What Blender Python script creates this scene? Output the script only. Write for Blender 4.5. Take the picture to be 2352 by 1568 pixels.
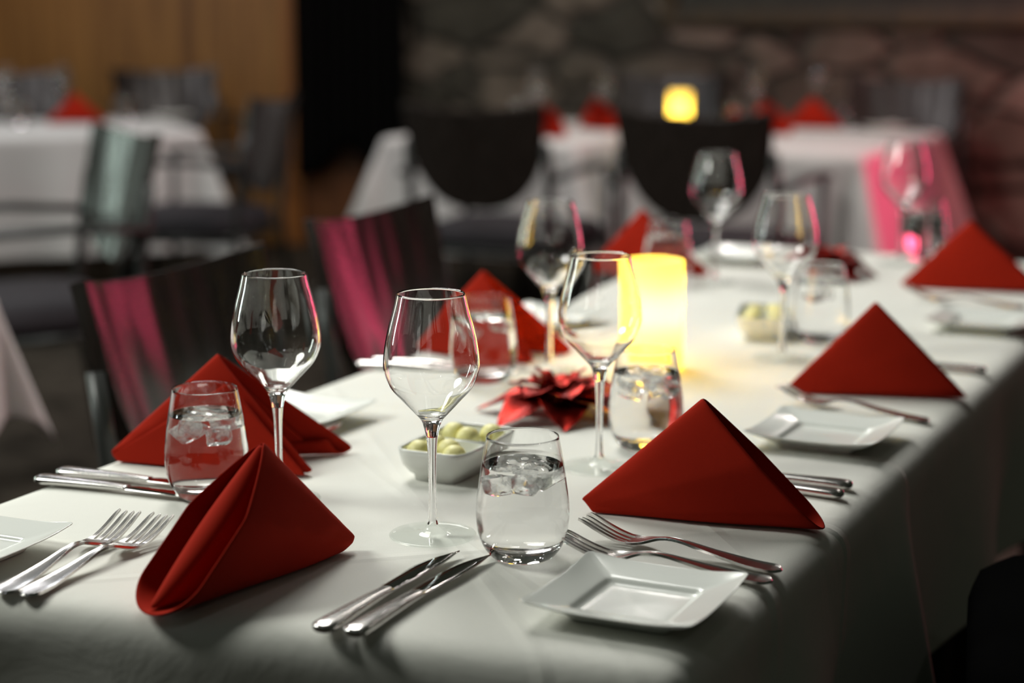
import bpy, bmesh, math, random
from math import sin, cos, pi, radians, hypot, atan2, sqrt
from mathutils import Vector, Matrix

random.seed(7)
SC = bpy.context.scene
for o in list(bpy.data.objects):
    bpy.data.objects.remove(o, do_unlink=True)
COL = SC.collection

# ------------------------------------------------------------------ camera
cam = bpy.data.cameras.new('camera')
cam_o = bpy.data.objects.new('camera', cam); COL.objects.link(cam_o)
cam_o.location = (0, 0, 1.27)
cam_o.rotation_euler = (radians(90 - 10.7513), 0, 0)
cam.sensor_width = 36.0
cam.lens = 36.0 * 4150 / 2352
cam.clip_start = 0.05; cam.clip_end = 60
cam.dof.use_dof = True
cam.dof.focus_distance = 1.76
cam.dof.aperture_fstop = 2.5
cam.dof.aperture_blades = 0
SC.camera = cam_o

# ------------------------------------------------------------------ world, view
w = bpy.data.worlds.new('room_ambient'); SC.world = w
w.use_nodes = True
w.node_tree.nodes['Background'].inputs[0].default_value = (0.86, 1.0, 0.72, 1)
w.node_tree.nodes['Background'].inputs[1].default_value = 0.02
SC.view_settings.view_transform = 'Standard'
SC.view_settings.look = 'None'
SC.view_settings.gamma = 1
SC.view_settings.use_curve_mapping = False
SC.view_settings.exposure = 0.0
SC.cycles.max_bounces = 20
SC.cycles.transmission_bounces = 20
SC.cycles.transparent_max_bounces = 12
SC.cycles.sample_clamp_indirect = 25.0
SC.cycles.blur_glossy = 0.5

# ------------------------------------------------------------------ lamps
def aim(o, tgt):
    o.rotation_euler = (Vector(tgt) - o.location).to_track_quat('-Z', 'Y').to_euler()

def area(name, loc, tgt, power, color, size, size_y=None, spread=180):
    l = bpy.data.lights.new(name, 'AREA'); l.energy = power; l.color = color
    if size_y: l.shape = 'RECTANGLE'; l.size = size; l.size_y = size_y
    else: l.shape = 'DISK'; l.size = size
    l.spread = radians(spread)
    o = bpy.data.objects.new(name, l); o.location = loc; aim(o, tgt); COL.objects.link(o)
    return o

def spot(name, loc, tgt, power, color, angle, blend=0.6, radius=0.05):
    l = bpy.data.lights.new(name, 'SPOT'); l.energy = power; l.color = color
    l.spot_size = radians(angle); l.spot_blend = blend; l.shadow_soft_size = radius
    o = bpy.data.objects.new(name, l); o.location = loc; aim(o, tgt); COL.objects.link(o)
    return o

area('ceiling_lamp_left', (-1.75, 2.0, 2.2), (0.1, 2.2, 0.75), 28, (0.98, 1.0, 0.92), 0.7)
area('ceiling_lamp_back', (-0.6, 4.2, 2.75), (0.35, 2.6, 0.75), 31, (1.0, 0.98, 0.93), 0.9)
area('ceiling_lamp_table', (-0.55, 3.3, 3.0), (0.05, 2.2, 0.75), 31, (1.0, 0.99, 0.94), 1.1)
area('ceiling_lamp_far', (0.5, 6.4, 2.8), (0.6, 6.9, 0.7), 24, (1.0, 0.93, 0.88), 0.5)
area('ceiling_lamp_corner', (-2.0, 6.0, 2.8), (-1.8, 7.2, 0.7), 18, (1.0, 0.94, 0.93), 0.5)
# unseen small lamps and a left strip light, added for glass and steel glints
for i, (x, y, z, e, c) in enumerate(((-2.3, 3.4, 2.5, 4, (1, 1, 0.95)), (1.4, 3.9, 2.7, 1.2, (1, 0.95, 0.85)), (-0.9, 0.2, 2.6, 0.8, (0.9, 0.95, 1)), (0.9, -0.4, 2.6, 0.6, (1, 0.97, 0.9)),
                                     (-1.5, 5.6, 2.6, 4, (0.95, 0.95, 1)), (0.2, 5.4, 2.7, 4, (1, 0.95, 0.88)), (1.7, 6.3, 2.6, 4, (1, 0.9, 0.85)), (-2.4, 7.2, 2.5, 9, (0.9, 0.95, 1)))):
    area('glint_lamp', (x, y, z), (x, y, 0), e, c, 0.11)  # added overhead lamps, for glints and softer shadows
area('left_strip_light', (-3.3, 2.9, 1.5), (0, 2.4, 0.9), 14, (0.85, 1.0, 0.93), 0.13, 1.0)  # unseen tall strip light, added for streaks on the glasses
area('back_strip_light', (-3.8, 6.3, 1.4), (-1.0, 4.9, 0.7), 14, (0.8, 1.0, 0.88), 0.4, 1.4)  # unseen strip light, added to give the left armchair its silvery back
spot('wood_wall_lamp', (-2.3, 7.9, 2.9), (-2.1, 9.4, 1.2), 30, (1.0, 0.8, 0.5), 95, 0.8)
spot('stone_wall_lamp', (-0.3, 7.6, 2.9), (-0.1, 9.1, 1.5), 26, (1.0, 0.88, 0.72), 80, 0.9)
for i, (x, y, e) in enumerate(((2.25, 5.65, 8), (2.45, 5.15, 4), (2.0, 6.2, 4))):
    area('pink_stage_lamp', (x, y, 0.8), (0.6, y - 0.3, 0.6), e, (1.0, 0.09, 0.20), 0.07, 0.7)
spot('pink_wall_lamp', (2.75, 6.0, 2.0), (2.4, 8.0, 0.8), 110, (1.0, 0.14, 0.17), 70, 0.9)

# ------------------------------------------------------------------ materials
def nt(name):
    m = bpy.data.materials.new(name); m.use_nodes = True
    t = m.node_tree; b = t.nodes['Principled BSDF']
    return m, t, b

def setin(b, **kw):
    for k, v in kw.items():
        k = k.replace('_', ' ')
        i = b.inputs.get(k)
        if i is None: continue
        i.default_value = (*v, 1) if isinstance(v, tuple) and len(v) == 3 else v

def texco(t, scale=(1, 1, 1), out='Object'):
    tc = t.nodes.new('ShaderNodeTexCoord'); mp = t.nodes.new('ShaderNodeMapping')
    mp.inputs['Scale'].default_value = scale
    t.links.new(tc.outputs[out], mp.inputs[0]); return mp.outputs[0]

def noise(t, vec, scale, detail=4, rough=0.5, dist=0):
    n = t.nodes.new('ShaderNodeTexNoise')
    n.inputs['Scale'].default_value = scale; n.inputs['Detail'].default_value = detail
    n.inputs['Roughness'].default_value = rough; n.inputs['Distortion'].default_value = dist
    t.links.new(vec, n.inputs['Vector']); return n.outputs['Fac']

def ramp(t, fac, stops):
    r = t.nodes.new('ShaderNodeValToRGB')
    el = r.color_ramp.elements
    while len(el) < len(stops): el.new(0.5)
    for e, (p, c) in zip(el, stops): e.position = p; e.color = (*c, 1)
    t.links.new(fac, r.inputs[0]); return r.outputs[0]

def bump(t, b, h, strength, dist=0.01, chain=None):
    n = t.nodes.new('ShaderNodeBump'); n.inputs['Strength'].default_value = strength
    n.inputs['Distance'].default_value = dist
    t.links.new(h, n.inputs['Height'])
    if chain: t.links.new(chain, n.inputs['Normal'])
    t.links.new(n.outputs[0], b.inputs['Normal']); return n.outputs[0]

def cloth_mat(name, col, weave=900, wr=0.12, sheen=0.1, wrinkle=0.25, creases=None):
    m, t, b = nt(name)
    v = texco(t)
    n1 = noise(t, v, weave, 2); n2 = noise(t, v, 7, 4, 0.55, 0.6)
    c = ramp(t, n1, [(0.3, tuple(x * 0.93 for x in col)), (0.7, col)])
    t.links.new(c, b.inputs['Base Color'])
    a = bump(t, b, n2, wrinkle, 0.012)
    if creases:
        sp = t.nodes.new('ShaderNodeSeparateXYZ'); t.links.new(v, sp.inputs[0])
        acc = None
        for nx, ny, c0_ in creases:      # ironed-in fold lines, as ridges
            def mth(op, *ins):
                n_ = t.nodes.new('ShaderNodeMath'); n_.operation = op
                for k_, i_ in enumerate(ins):
                    if isinstance(i_, (int, float)): n_.inputs[k_].default_value = i_
                    else: t.links.new(i_, n_.inputs[k_])
                return n_.outputs[0]
            d_ = mth('ABSOLUTE', mth('SUBTRACT', mth('ADD', mth('MULTIPLY', sp.outputs[0], nx), mth('MULTIPLY', sp.outputs[1], ny)), c0_))
            h_ = mth('MAXIMUM', mth('SUBTRACT', 1.0, mth('DIVIDE', d_, 0.010)), 0.0)
            acc = h_ if acc is None else mth('ADD', acc, h_)
        a = bump(t, b, acc, 0.6, 0.0016, a)
    bump(t, b, n1, wr, 0.0006, a)
    setin(b, Roughness=0.9, Sheen_Weight=sheen, Specular_IOR_Level=0.08)
    return m

M_CLOTH = cloth_mat('white_tablecloth', (0.78, 0.78, 0.725), creases=((0.967, 0.253, 0.372), (0.978, 0.209, 0.5579), (0.921, 0.39, 0.62), (0.25, -0.968, -1.62)))
M_CLOTH_B = cloth_mat('white_tablecloth_far', (0.74, 0.72, 0.70))
M_NAPKIN = cloth_mat('red_napkin', (0.37, 0.018, 0.007), 1100, 0.2, 0.0, 0.12)

def glass_mat(name, ior, col=(1.0, 1.0, 1.0), rough=0.0):
    m = bpy.data.materials.new(name); m.use_nodes = True
    t = m.node_tree; t.nodes.clear()
    o = t.nodes.new('ShaderNodeOutputMaterial'); g = t.nodes.new('ShaderNodeBsdfGlass')
    g.inputs['IOR'].default_value = ior; g.inputs['Color'].default_value = (*col, 1)
    g.inputs['Roughness'].default_value = rough
    t.links.new(g.outputs[0], o.inputs[0]); return m
M_GLASS = glass_mat('clear_glass', 1.5)
def thin_glass(name):
    # flat thin glass: light passes straight through, mirror reflection grows towards grazing angles
    m = bpy.data.materials.new(name); m.use_nodes = True
    t = m.node_tree; t.nodes.clear()
    o = t.nodes.new('ShaderNodeOutputMaterial')
    tr = t.nodes.new('ShaderNodeBsdfTransparent'); tr.inputs[0].default_value = (0.99, 1.0, 0.995, 1)
    gl = t.nodes.new('ShaderNodeBsdfGlossy'); gl.inputs['Roughness'].default_value = 0.0
    lw = t.nodes.new('ShaderNodeLayerWeight'); lw.inputs[0].default_value = 0.5
    pw = t.nodes.new('ShaderNodeMath'); pw.operation = 'POWER'; pw.inputs[1].default_value = 5
    ma = t.nodes.new('ShaderNodeMath'); ma.operation = 'MULTIPLY_ADD'; ma.inputs[1].default_value = 0.35; ma.inputs[2].default_value = 0.04
    t.links.new(lw.outputs['Facing'], pw.inputs[0]); t.links.new(pw.outputs[0], ma.inputs[0])
    m1 = t.nodes.new('ShaderNodeMixShader'); t.links.new(ma.outputs[0], m1.inputs[0])
    t.links.new(tr.outputs[0], m1.inputs[1]); t.links.new(gl.outputs[0], m1.inputs[2])
    t.links.new(m1.outputs[0], o.inputs[0]); return m
M_FOOT = thin_glass('thin_glass_foot')
M_WATER = glass_mat('water_surface', 1.333)
M_WATERSIDE = glass_mat('water_against_glass', 1.125)
def ice_mat():
    m = bpy.data.materials.new('cloudy_ice'); m.use_nodes = True
    t = m.node_tree; t.nodes.clear()
    o = t.nodes.new('ShaderNodeOutputMaterial')
    g = t.nodes.new('ShaderNodeBsdfGlass'); g.inputs['IOR'].default_value = 1.06
    d = t.nodes.new('ShaderNodeBsdfTranslucent'); d.inputs[0].default_value = (0.95, 0.98, 0.97, 1)
    e = t.nodes.new('ShaderNodeBsdfDiffuse'); e.inputs[0].default_value = (0.9, 0.93, 0.92, 1)
    n = t.nodes.new('ShaderNodeTexNoise'); n.inputs['Scale'].default_value = 90
    tc = t.nodes.new('ShaderNodeTexCoord'); t.links.new(tc.outputs['Object'], n.inputs['Vector'])
    r = t.nodes.new('ShaderNodeMapRange'); r.inputs[1].default_value = 0.42; r.inputs[2].default_value = 0.7; r.inputs[4].default_value = 0.7
    t.links.new(n.outputs['Fac'], r.inputs[0])
    b = t.nodes.new('ShaderNodeBump'); b.inputs['Strength'].default_value = 0.6; b.inputs['Distance'].default_value = 0.002
    t.links.new(n.outputs['Fac'], b.inputs['Height']); t.links.new(b.outputs[0], g.inputs['Normal'])
    x = t.nodes.new('ShaderNodeMixShader'); t.links.new(d.outputs[0], x.inputs[1]); t.links.new(e.outputs[0], x.inputs[2])
    y = t.nodes.new('ShaderNodeMixShader'); t.links.new(r.outputs[0], y.inputs[0]); t.links.new(g.outputs[0], y.inputs[1]); t.links.new(x.outputs[0], y.inputs[2])
    t.links.new(y.outputs[0], o.inputs[0]); return m
M_ICE = ice_mat()

def steel_mat(name, rough, bumpy=0.0):
    m, t, b = nt(name)
    setin(b, Base_Color=(0.66, 0.64, 0.62), Metallic=1.0, Roughness=rough)
    if bumpy: bump(t, b, noise(t, texco(t), 400, 3), bumpy, 0.0004)
    return m
M_STEEL = steel_mat('polished_steel', 0.2, 0.04)
M_BLADE = steel_mat('mirror_steel', 0.07)

def porcelain():
    m, t, b = nt('white_porcelain')
    setin(b, Base_Color=(0.77, 0.79, 0.75), Roughness=0.14)
    bump(t, b, noise(t, texco(t), 18, 2), 0.04, 0.004)
    return m
M_PORC = porcelain()

def simple(name, col, rough=0.5, metal=0.0, nscale=0, nstr=0.2, spec=0.5, dist=0.002, var=0.0):
    m, t, b = nt(name)
    setin(b, Base_Color=col, Roughness=rough, Metallic=metal, Specular_IOR_Level=spec)
    if nscale:
        n = noise(t, texco(t), nscale, 4)
        bump(t, b, n, nstr, dist)
        if var:
            c = ramp(t, n, [(0.3, tuple(x * (1 - var) for x in col)), (0.7, col)])
            t.links.new(c, b.inputs['Base Color'])
    return m
M_BUTTER = simple('butter', (0.83, 0.78, 0.34), 0.45, 0, 60, 0.15)
M_FRAME = simple('dark_metal_frame', (0.022, 0.024, 0.022), 0.38, 0.0, 200, 0.03)
M_SEAT = simple('charcoal_upholstery', (0.035, 0.031, 0.036), 0.75, 0, 300, 0.2, 0.3)
M_BLACK = simple('black_upholstery', (0.0025, 0.0025, 0.0025), 0.95, 0, 300, 0.2, 0.0)
M_WOODTABLE = simple('table_wood', (0.10, 0.06, 0.035), 0.5, 0, 20, 0.1)
M_CURTAIN = simple('black_curtain', (0.004, 0.004, 0.004), 0.95, 0, 40, 0.2, 0.05)

def chairback():
    m, t, b = nt('dark_glossy_vinyl')
    n = noise(t, texco(t, (60, 60, 1.5)), 1.0, 3)
    c = ramp(t, n, [(0.3, (0.016, 0.012, 0.010)), (0.7, (0.030, 0.022, 0.019))])
    t.links.new(c, b.inputs['Base Color'])
    bump(t, b, noise(t, texco(t, (17, 17, 0.12)), 1.0, 0), 0.75, 0.014)
    setin(b, Roughness=0.27, Specular_IOR_Level=0.55)
    return m
M_BACK = chairback()

def glitter():
    m, t, b = nt('red_glitter_foil')
    v = t.nodes.new('ShaderNodeTexVoronoi'); v.inputs['Scale'].default_value = 700
    t.links.new(texco(t), v.inputs['Vector'])
    bump(t, b, v.outputs['Color'], 0.9, 0.0012)
    n = noise(t, texco(t), 60, 3)
    c = ramp(t, n, [(0.3, (0.17, 0.005, 0.003)), (0.7, (0.46, 0.020, 0.011))])
    t.links.new(c, b.inputs['Base Color'])
    setin(b, Metallic=1.0, Roughness=0.42)
    return m
M_GLITTER = glitter()

def wax():
    m = bpy.data.materials.new('glowing_wax'); m.use_nodes = True
    t = m.node_tree; t.nodes.clear()
    o = t.nodes.new('ShaderNodeOutputMaterial')
    d = t.nodes.new('ShaderNodeBsdfDiffuse'); d.inputs[0].default_value = (0.9, 0.82, 0.55, 1)
    r = t.nodes.new('ShaderNodeBsdfTranslucent'); r.inputs[0].default_value = (0.98, 0.84, 0.29, 1)
    x = t.nodes.new('ShaderNodeMixShader'); x.inputs[0].default_value = 0.62
    n = t.nodes.new('ShaderNodeTexNoise'); n.inputs['Scale'].default_value = 30
    b = t.nodes.new('ShaderNodeBump'); b.inputs['Strength'].default_value = 0.1; b.inputs['Distance'].default_value = 0.003
    t.links.new(n.outputs['Fac'], b.inputs['Height'])
    t.links.new(b.outputs[0], d.inputs['Normal'])
    t.links.new(d.outputs[0], x.inputs[1]); t.links.new(r.outputs[0], x.inputs[2])
    t.links.new(x.outputs[0], o.inputs[0]); return m
M_WAX = wax()

def stone():
    m, t, b = nt('rough_stone_masonry')
    mp = texco(t, (3.2, 3.2, 6.0))
    wn = t.nodes.new('ShaderNodeTexNoise'); wn.inputs['Scale'].default_value = 1.3
    t.links.new(mp, wn.inputs['Vector'])
    mx = t.nodes.new('ShaderNodeMix'); mx.data_type = 'VECTOR'; mx.inputs['Factor'].default_value = 0.28
    t.links.new(mp, mx.inputs[4]); t.links.new(wn.outputs['Color'], mx.inputs[5])
    vc = t.nodes.new('ShaderNodeTexVoronoi'); vc.inputs['Scale'].default_value = 1.0
    ve = t.nodes.new('ShaderNodeTexVoronoi'); ve.feature = 'DISTANCE_TO_EDGE'; ve.inputs['Scale'].default_value = 1.0
    for v in (vc, ve): t.links.new(mx.outputs[1], v.inputs['Vector'])
    sep = t.nodes.new('ShaderNodeSeparateColor'); t.links.new(vc.outputs['Color'], sep.inputs[0])
    c1 = ramp(t, sep.outputs[0], [(0.0, (0.07, 0.068, 0.055)), (0.35, (0.14, 0.125, 0.10)), (0.65, (0.22, 0.185, 0.15)), (1.0, (0.34, 0.28, 0.235))])
    n = noise(t, texco(t), 6, 6, 0.65)
    c2 = ramp(t, n, [(0.25, (0.35, 0.35, 0.33)), (0.75, (1, 1, 1))])
    mu = t.nodes.new('ShaderNodeMix'); mu.data_type = 'RGBA'; mu.blend_type = 'MULTIPLY'; mu.inputs['Factor'].default_value = 1
    t.links.new(c1, mu.inputs[6]); t.links.new(c2, mu.inputs[7])
    e = ramp(t, ve.outputs['Distance'], [(0.0, (0, 0, 0)), (0.09, (1, 1, 1))])
    mo = t.nodes.new('ShaderNodeMix'); mo.data_type = 'RGBA'
    t.links.new(e, mo.inputs['Factor']); mo.inputs[6].default_value = (0.05, 0.048, 0.04, 1)
    t.links.new(mu.outputs[2], mo.inputs[7]); t.links.new(mo.outputs[2], b.inputs['Base Color'])
    a = bump(t, b, e, 0.8, 0.05)
    bump(t, b, n, 0.5, 0.04, a)
    setin(b, Roughness=0.9, Specular_IOR_Level=0.2)
    return m
M_STONE = stone()

def wood(name, c0, c1, plank=0.19):
    m, t, b = nt(name)
    v = texco(t, (1 / plank, 1, 0.25))
    w_ = t.nodes.new('ShaderNodeTexNoise'); w_.inputs['Scale'].default_value = 2.2; w_.inputs['Detail'].default_value = 5
    w_.inputs['Distortion'].default_value = 1.2
    t.links.new(v, w_.inputs['Vector'])
    c = ramp(t, w_.outputs['Fac'], [(0.3, c0), (0.7, c1)])
    t.links.new(c, b.inputs['Base Color'])
    setin(b, Roughness=0.45)
    bump(t, b, w_.outputs['Fac'], 0.15, 0.004)
    return m
M_WOOD = wood('stained_timber_panelling', (0.15, 0.062, 0.014), (0.40, 0.20, 0.052))
M_WOODDARK = wood('dark_timber', (0.12, 0.04, 0.012), (0.20, 0.075, 0.02), 0.12)
M_GILT = wood('dark_gilded_wood', (0.022, 0.013, 0.004), (0.06, 0.036, 0.009), 0.3)
M_CANVAS = simple('dark_canvas', (0.03, 0.03, 0.02), 0.6, 0, 12, 0.2, var=0.6)

def carpet():
    m, t, b = nt('dark_patterned_carpet')
    n = noise(t, texco(t), 6, 6, 0.7)
    c = ramp(t, n, [(0.35, (0.018, 0.014, 0.010)), (0.65, (0.075, 0.062, 0.048))])
    t.links.new(c, b.inputs['Base Color'])
    bump(t, b, noise(t, texco(t), 300, 2), 0.4, 0.004)
    setin(b, Roughness=0.95, Specular_IOR_Level=0.1)
    return m
M_CARPET = carpet()

# ------------------------------------------------------------------ helpers
def link(name, bm, m, parent=None, smooth=True, mods=(), recalc=True):
    me = bpy.data.meshes.new(name)
    if recalc and bm.faces: bmesh.ops.recalc_face_normals(bm, faces=bm.faces)
    bm.to_mesh(me); bm.free()
    if smooth: me.polygons.foreach_set('use_smooth', [True] * len(me.polygons))
    me.materials.append(m)
    o = bpy.data.objects.new(name, me); COL.objects.link(o)
    if parent: o.parent = parent
    for k, kw in mods:
        md = o.modifiers.new(k.lower(), k)
        for a, v in kw.items(): setattr(md, a, v)
    return o

def tag(o, label, cat, group=None, kind=None):
    o['label'] = label; o['category'] = cat
    if group: o['group'] = group
    if kind: o['kind'] = kind
    return o

def thing(name, label, cat, loc=(0, 0, 0), rz=0, group=None):
    o = bpy.data.objects.new(name, None); COL.objects.link(o)
    o.location = loc; o.rotation_euler = (0, 0, rz); o.empty_display_size = 0.05
    return tag(o, label, cat, group)

def dup(root, label, loc, rz=0, group=None):
    r = root.copy(); COL.objects.link(r)
    r.location = loc; r.rotation_euler = (0, 0, rz); r['label'] = label
    if group: r['group'] = group
    for ch in list(root.children):
        c = ch.copy(); COL.objects.link(c); c.parent = r
        for g in list(ch.children):
            d = g.copy(); COL.objects.link(d); d.parent = c
    return r

def structure(o):
    o['kind'] = 'structure'; return o

def lathe(bm, prof, n=64, cap0=False, cap1=False):
    rings = []
    for r, z in prof:
        if r < 1e-6: rings.append([bm.verts.new((0, 0, z))])
        else: rings.append([bm.verts.new((r * cos(2 * pi * i / n), r * sin(2 * pi * i / n), z)) for i in range(n)])
    for a, b in zip(rings, rings[1:]):
        for i in range(n):
            j = (i + 1) % n
            f = [a[i % len(a)], a[j % len(a)], b[j % len(b)], b[i % len(b)]]
            u = []
            for v in f:
                if v not in u: u.append(v)
            if len(u) > 2: bm.faces.new(u)
    return rings

def smooth_profile(pts, per=6):
    """Catmull-Rom through (r, z) points."""
    out = []
    P = [pts[0]] + list(pts) + [pts[-1]]
    for i in range(1, len(P) - 2):
        for k in range(per):
            t = k / per
            q = []
            for d in (0, 1):
                a, b, c, e = P[i - 1][d], P[i][d], P[i + 1][d], P[i + 2][d]
                q.append(0.5 * (2 * b + (c - a) * t + (2 * a - 5 * b + 4 * c - e) * t * t + (3 * b - a - 3 * c + e) * t ** 3))
            out.append((max(q[0], 0), q[1]))
    out.append(pts[-1]); return out

def grid(bm, rows, closed=False):
    vs = [[bm.verts.new(p) for p in r] for r in rows]
    for a, b in zip(vs, vs[1:]):
        n = len(a)
        for i in range(n if closed else n - 1):
            j = (i + 1) % n
            bm.faces.new((a[i], a[j], b[j], b[i]))
    return vs

def box(bm, c, s, rz=0):
    m = Matrix.Translation(c) @ Matrix.Rotation(rz, 4, 'Z') @ Matrix.Diagonal((*s, 1))
    return bmesh.ops.create_cube(bm, size=1, matrix=m)

def tube(bm, pts, r, n=10, flat=1.0):
    """Swept tube through 3-D points (r may be a list)."""
    P = [Vector(p) for p in pts]; rings = []
    up0 = Vector((0, 0, 1))
    for i, p in enumerate(P):
        d = (P[min(i + 1, len(P) - 1)] - P[max(i - 1, 0)]).normalized()
        up = up0 if abs(d.z) < 0.95 else Vector((0, 1, 0))
        s = d.cross(up).normalized(); q = s.cross(d).normalized()
        rr = r[i] if isinstance(r, (list, tuple)) else r
        rings.append([bm.verts.new(p + s * rr * cos(2 * pi * k / n) + q * rr * flat * sin(2 * pi * k / n)) for k in range(n)])
    for a, b in zip(rings, rings[1:]):
        for k in range(n):
            bm.faces.new((a[k], a[(k + 1) % n], b[(k + 1) % n], b[k]))
    bm.faces.new(rings[0][::-1]); bm.faces.new(rings[-1])

def lerp(a, b, t): return a + (b - a) * t
def interp(x, xs, ys):
    if x <= xs[0]: return ys[0]
    for i in range(1, len(xs)):
        if x <= xs[i]:
            t = (x - xs[i - 1]) / (xs[i] - xs[i - 1]); t = t * t * (3 - 2 * t)
            return lerp(ys[i - 1], ys[i], t)
    return ys[-1]
def sm(x, xs, ys, w_=0.006):
    """piecewise linear curve, softened over +-w_"""
    def lin(q):
        if q <= xs[0]: return ys[0]
        for i in range(1, len(xs)):
            if q <= xs[i]: return lerp(ys[i - 1], ys[i], (q - xs[i - 1]) / (xs[i] - xs[i - 1]))
        return ys[-1]
    return sum(lin(x + w_ * k / 4) for k in range(-4, 5)) / 9

# table frame: u runs along the dining table, v across it (left edge t=0, right edge t=.836)
U = Vector((0.434, 0.901, 0)); V = Vector((0.901, -0.434, 0)); O = Vector((-0.544, 1.856, 0))
ANG_U = atan2(0.901, 0.434)
def T(s, t, z=0.0):
    p = O + U * s + V * t; return Vector((p.x, p.y, z))
Z = 0.7505

# ------------------------------------------------------------------ room
bm = bmesh.new(); box(bm, (0, 4.5, -0.05), (14, 14, 0.1)); structure(link('floor', bm, M_CARPET, smooth=False))
vdir = atan2(-0.434, 0.901)
# stone wall, parallel to the table ends
bm = bmesh.new(); box(bm, (0, 0, 1.5), (7.4, 0.3, 3.0))
o = link('wall_back', bm, M_STONE, smooth=False); structure(o)
o.location = (2.62, 8.10, 0); o.rotation_euler = (0, 0, vdir)
bm = bmesh.new(); box(bm, (-4.02, 9.55, 1.5), (5.7, 0.1, 3.0)); structure(link('wall_left', bm, M_WOOD, smooth=False))
bm = bmesh.new(); box(bm, (-1.145, 9.46, 1.5), (0.09, 0.07, 3.0)); structure(link('trim_1', bm, wood('orange_trim', (0.26, 0.09, 0.02), (0.36, 0.14, 0.03)), smooth=False))
bm = bmesh.new(); box(bm, (-0.80, 9.52, 1.5), (0.62, 0.1, 3.0)); structure(link('wall_recess', bm, M_WOODDARK, smooth=False))
# black curtain hung over the dark timber recess, hem rising in the middle
bm = bmesh.new(); rows = []
for j in range(25):
    row = []
    for i in range(61):
        x = -1.115 + 0.575 * i / 60
        hem = 0.36 + 0.16 * math.exp(-((i - 28) / 11) ** 2)
        z = lerp(2.6, hem, j / 24)
        row.append((x, 9.32 + 0.03 * sin(i * 0.9) + 0.015 * sin(i * 0.37 + 1), z))
    rows.append(row)
grid(bm, rows)
tag(link('curtain', bm, M_CURTAIN, mods=[('SOLIDIFY', dict(thickness=0.006))]),
    'long black curtain hanging between the timber wall and the stone wall', 'curtain')
# framed picture on the stone wall, only its lower edge in view
pic = thing('picture_frame', 'large dark gilded picture frame hanging on the stone wall, its lower edge in view', 'picture',
            (1.62, 8.40, 1.14), vdir)
bm = bmesh.new()
for cx, cz, sx, sz in ((0, 0.04, 2.0, 0.08), (0, 1.16, 2.0, 0.08), (-0.96, 0.6, 0.08, 1.04), (0.96, 0.6, 0.08, 1.04)):
    box(bm, (cx, 0, cz), (sx, 0.07, sz))
link('frame', bm, M_GILT, pic, False, [('BEVEL', dict(width=0.015, segments=3))])
bm = bmesh.new(); box(bm, (0, 0.01, 0.6), (1.85, 0.02, 1.05)); link('canvas', bm, M_CANVAS, pic, False)

# ------------------------------------------------------------------ tables and cloths
def tablecloth(name, label, quad, drops, m, lam=0.21, amp=0.035, flare=0.10, endflare=0.0, group=None, seed=0, zt=0.75, over=0.0):
    """quad: near-left, near-right, far-right, far-left (xy). drops: near, right, far, left."""
    q = [Vector((p[0], p[1], 0)) for p in quad]
    La = ((q[3] - q[0]).length + (q[2] - q[1]).length) / 2; Lb = ((q[1] - q[0]).length + (q[2] - q[3]).length) / 2
    dn, dr, df, dl = drops
    rr = 0.030
    def axis(L, lo, hi):
        xs = []
        if lo:
            n = int(lo / 0.016); xs += [-lo + lo * i / n for i in range(n)]
        n = max(int(L / 0.03), 4); xs += [L * i / n for i in range(n + 1)]
        if hi:
            k = int(hi / 0.016); xs += [L + hi * (i + 1) / k for i in range(k)]
        return xs
    A = axis(La, dn, df); B = axis(Lb, dl, dr)
    nn = Vector(((q[1] - q[0]).y, -(q[1] - q[0]).x, 0)).normalized()
    nr = Vector(((q[2] - q[1]).y, -(q[2] - q[1]).x, 0)).normalized()
    nf = Vector(((q[3] - q[2]).y, -(q[3] - q[2]).x, 0)).normalized()
    nl = Vector(((q[0] - q[3]).y, -(q[0] - q[3]).x, 0)).normalized()
    rows = []
    for a in A:
        row = []
        for b in B:
            ai = min(max(a, 0), La) / La; bi = min(max(b, 0), Lb) / Lb
            p = q[0] * (1 - ai) * (1 - bi) + q[3] * ai * (1 - bi) + q[1] * (1 - ai) * bi + q[2] * ai * bi
            da = a if a < 0 else max(a - La, 0); db = b if b < 0 else max(b - Lb, 0)
            z = zt
            if over and ai > 0.9: z += over * min((ai - 0.9) / 0.05, 1)
            if da or db:
                d = hypot(da, db)
                N = (nn if da < 0 else nf) * abs(da) + (nr if db > 0 else nl) * abs(db); N.normalize()
                drop = max(dn if da < 0 else df if da > 0 else 0, dr if db > 0 else dl if db < 0 else 0)
                if d < rr * pi / 2:
                    out = rr * sin(d / rr); dz = rr * (1 - cos(d / rr))
                else:
                    e = d - rr * pi / 2; qn = e / drop
                    s_ = (a if db else b)
                    out = rr + e * flare + amp * qn * sin(2 * pi * s_ / lam + seed + 1.3 * sin(s_ * 5 + seed)) * (1 if not (da and db) else 0)
                    if da and db:
                        ph = atan2(abs(db), abs(da)); out += 0.30 * e * sin(2 * ph) ** 1.5
                    elif endflare and db > 0:
                        out += endflare * qn * math.exp(-((La - a) / 0.07) ** 2)
                    dz = rr + sqrt(max(e * e - (out - rr) ** 2, 0.25 * e * e))
                p = p + N * out; z -= dz
            row.append((p.x, p.y, z))
        rows.append(row)
    bm = bmesh.new(); grid(bm, rows)
    o = link(name, bm, m, mods=[('SOLIDIFY', dict(thickness=0.0012, offset=-1)), ('SUBSURF', dict(levels=1, render_levels=1))])
    return tag(o, label, 'tablecloth', group)

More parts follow.
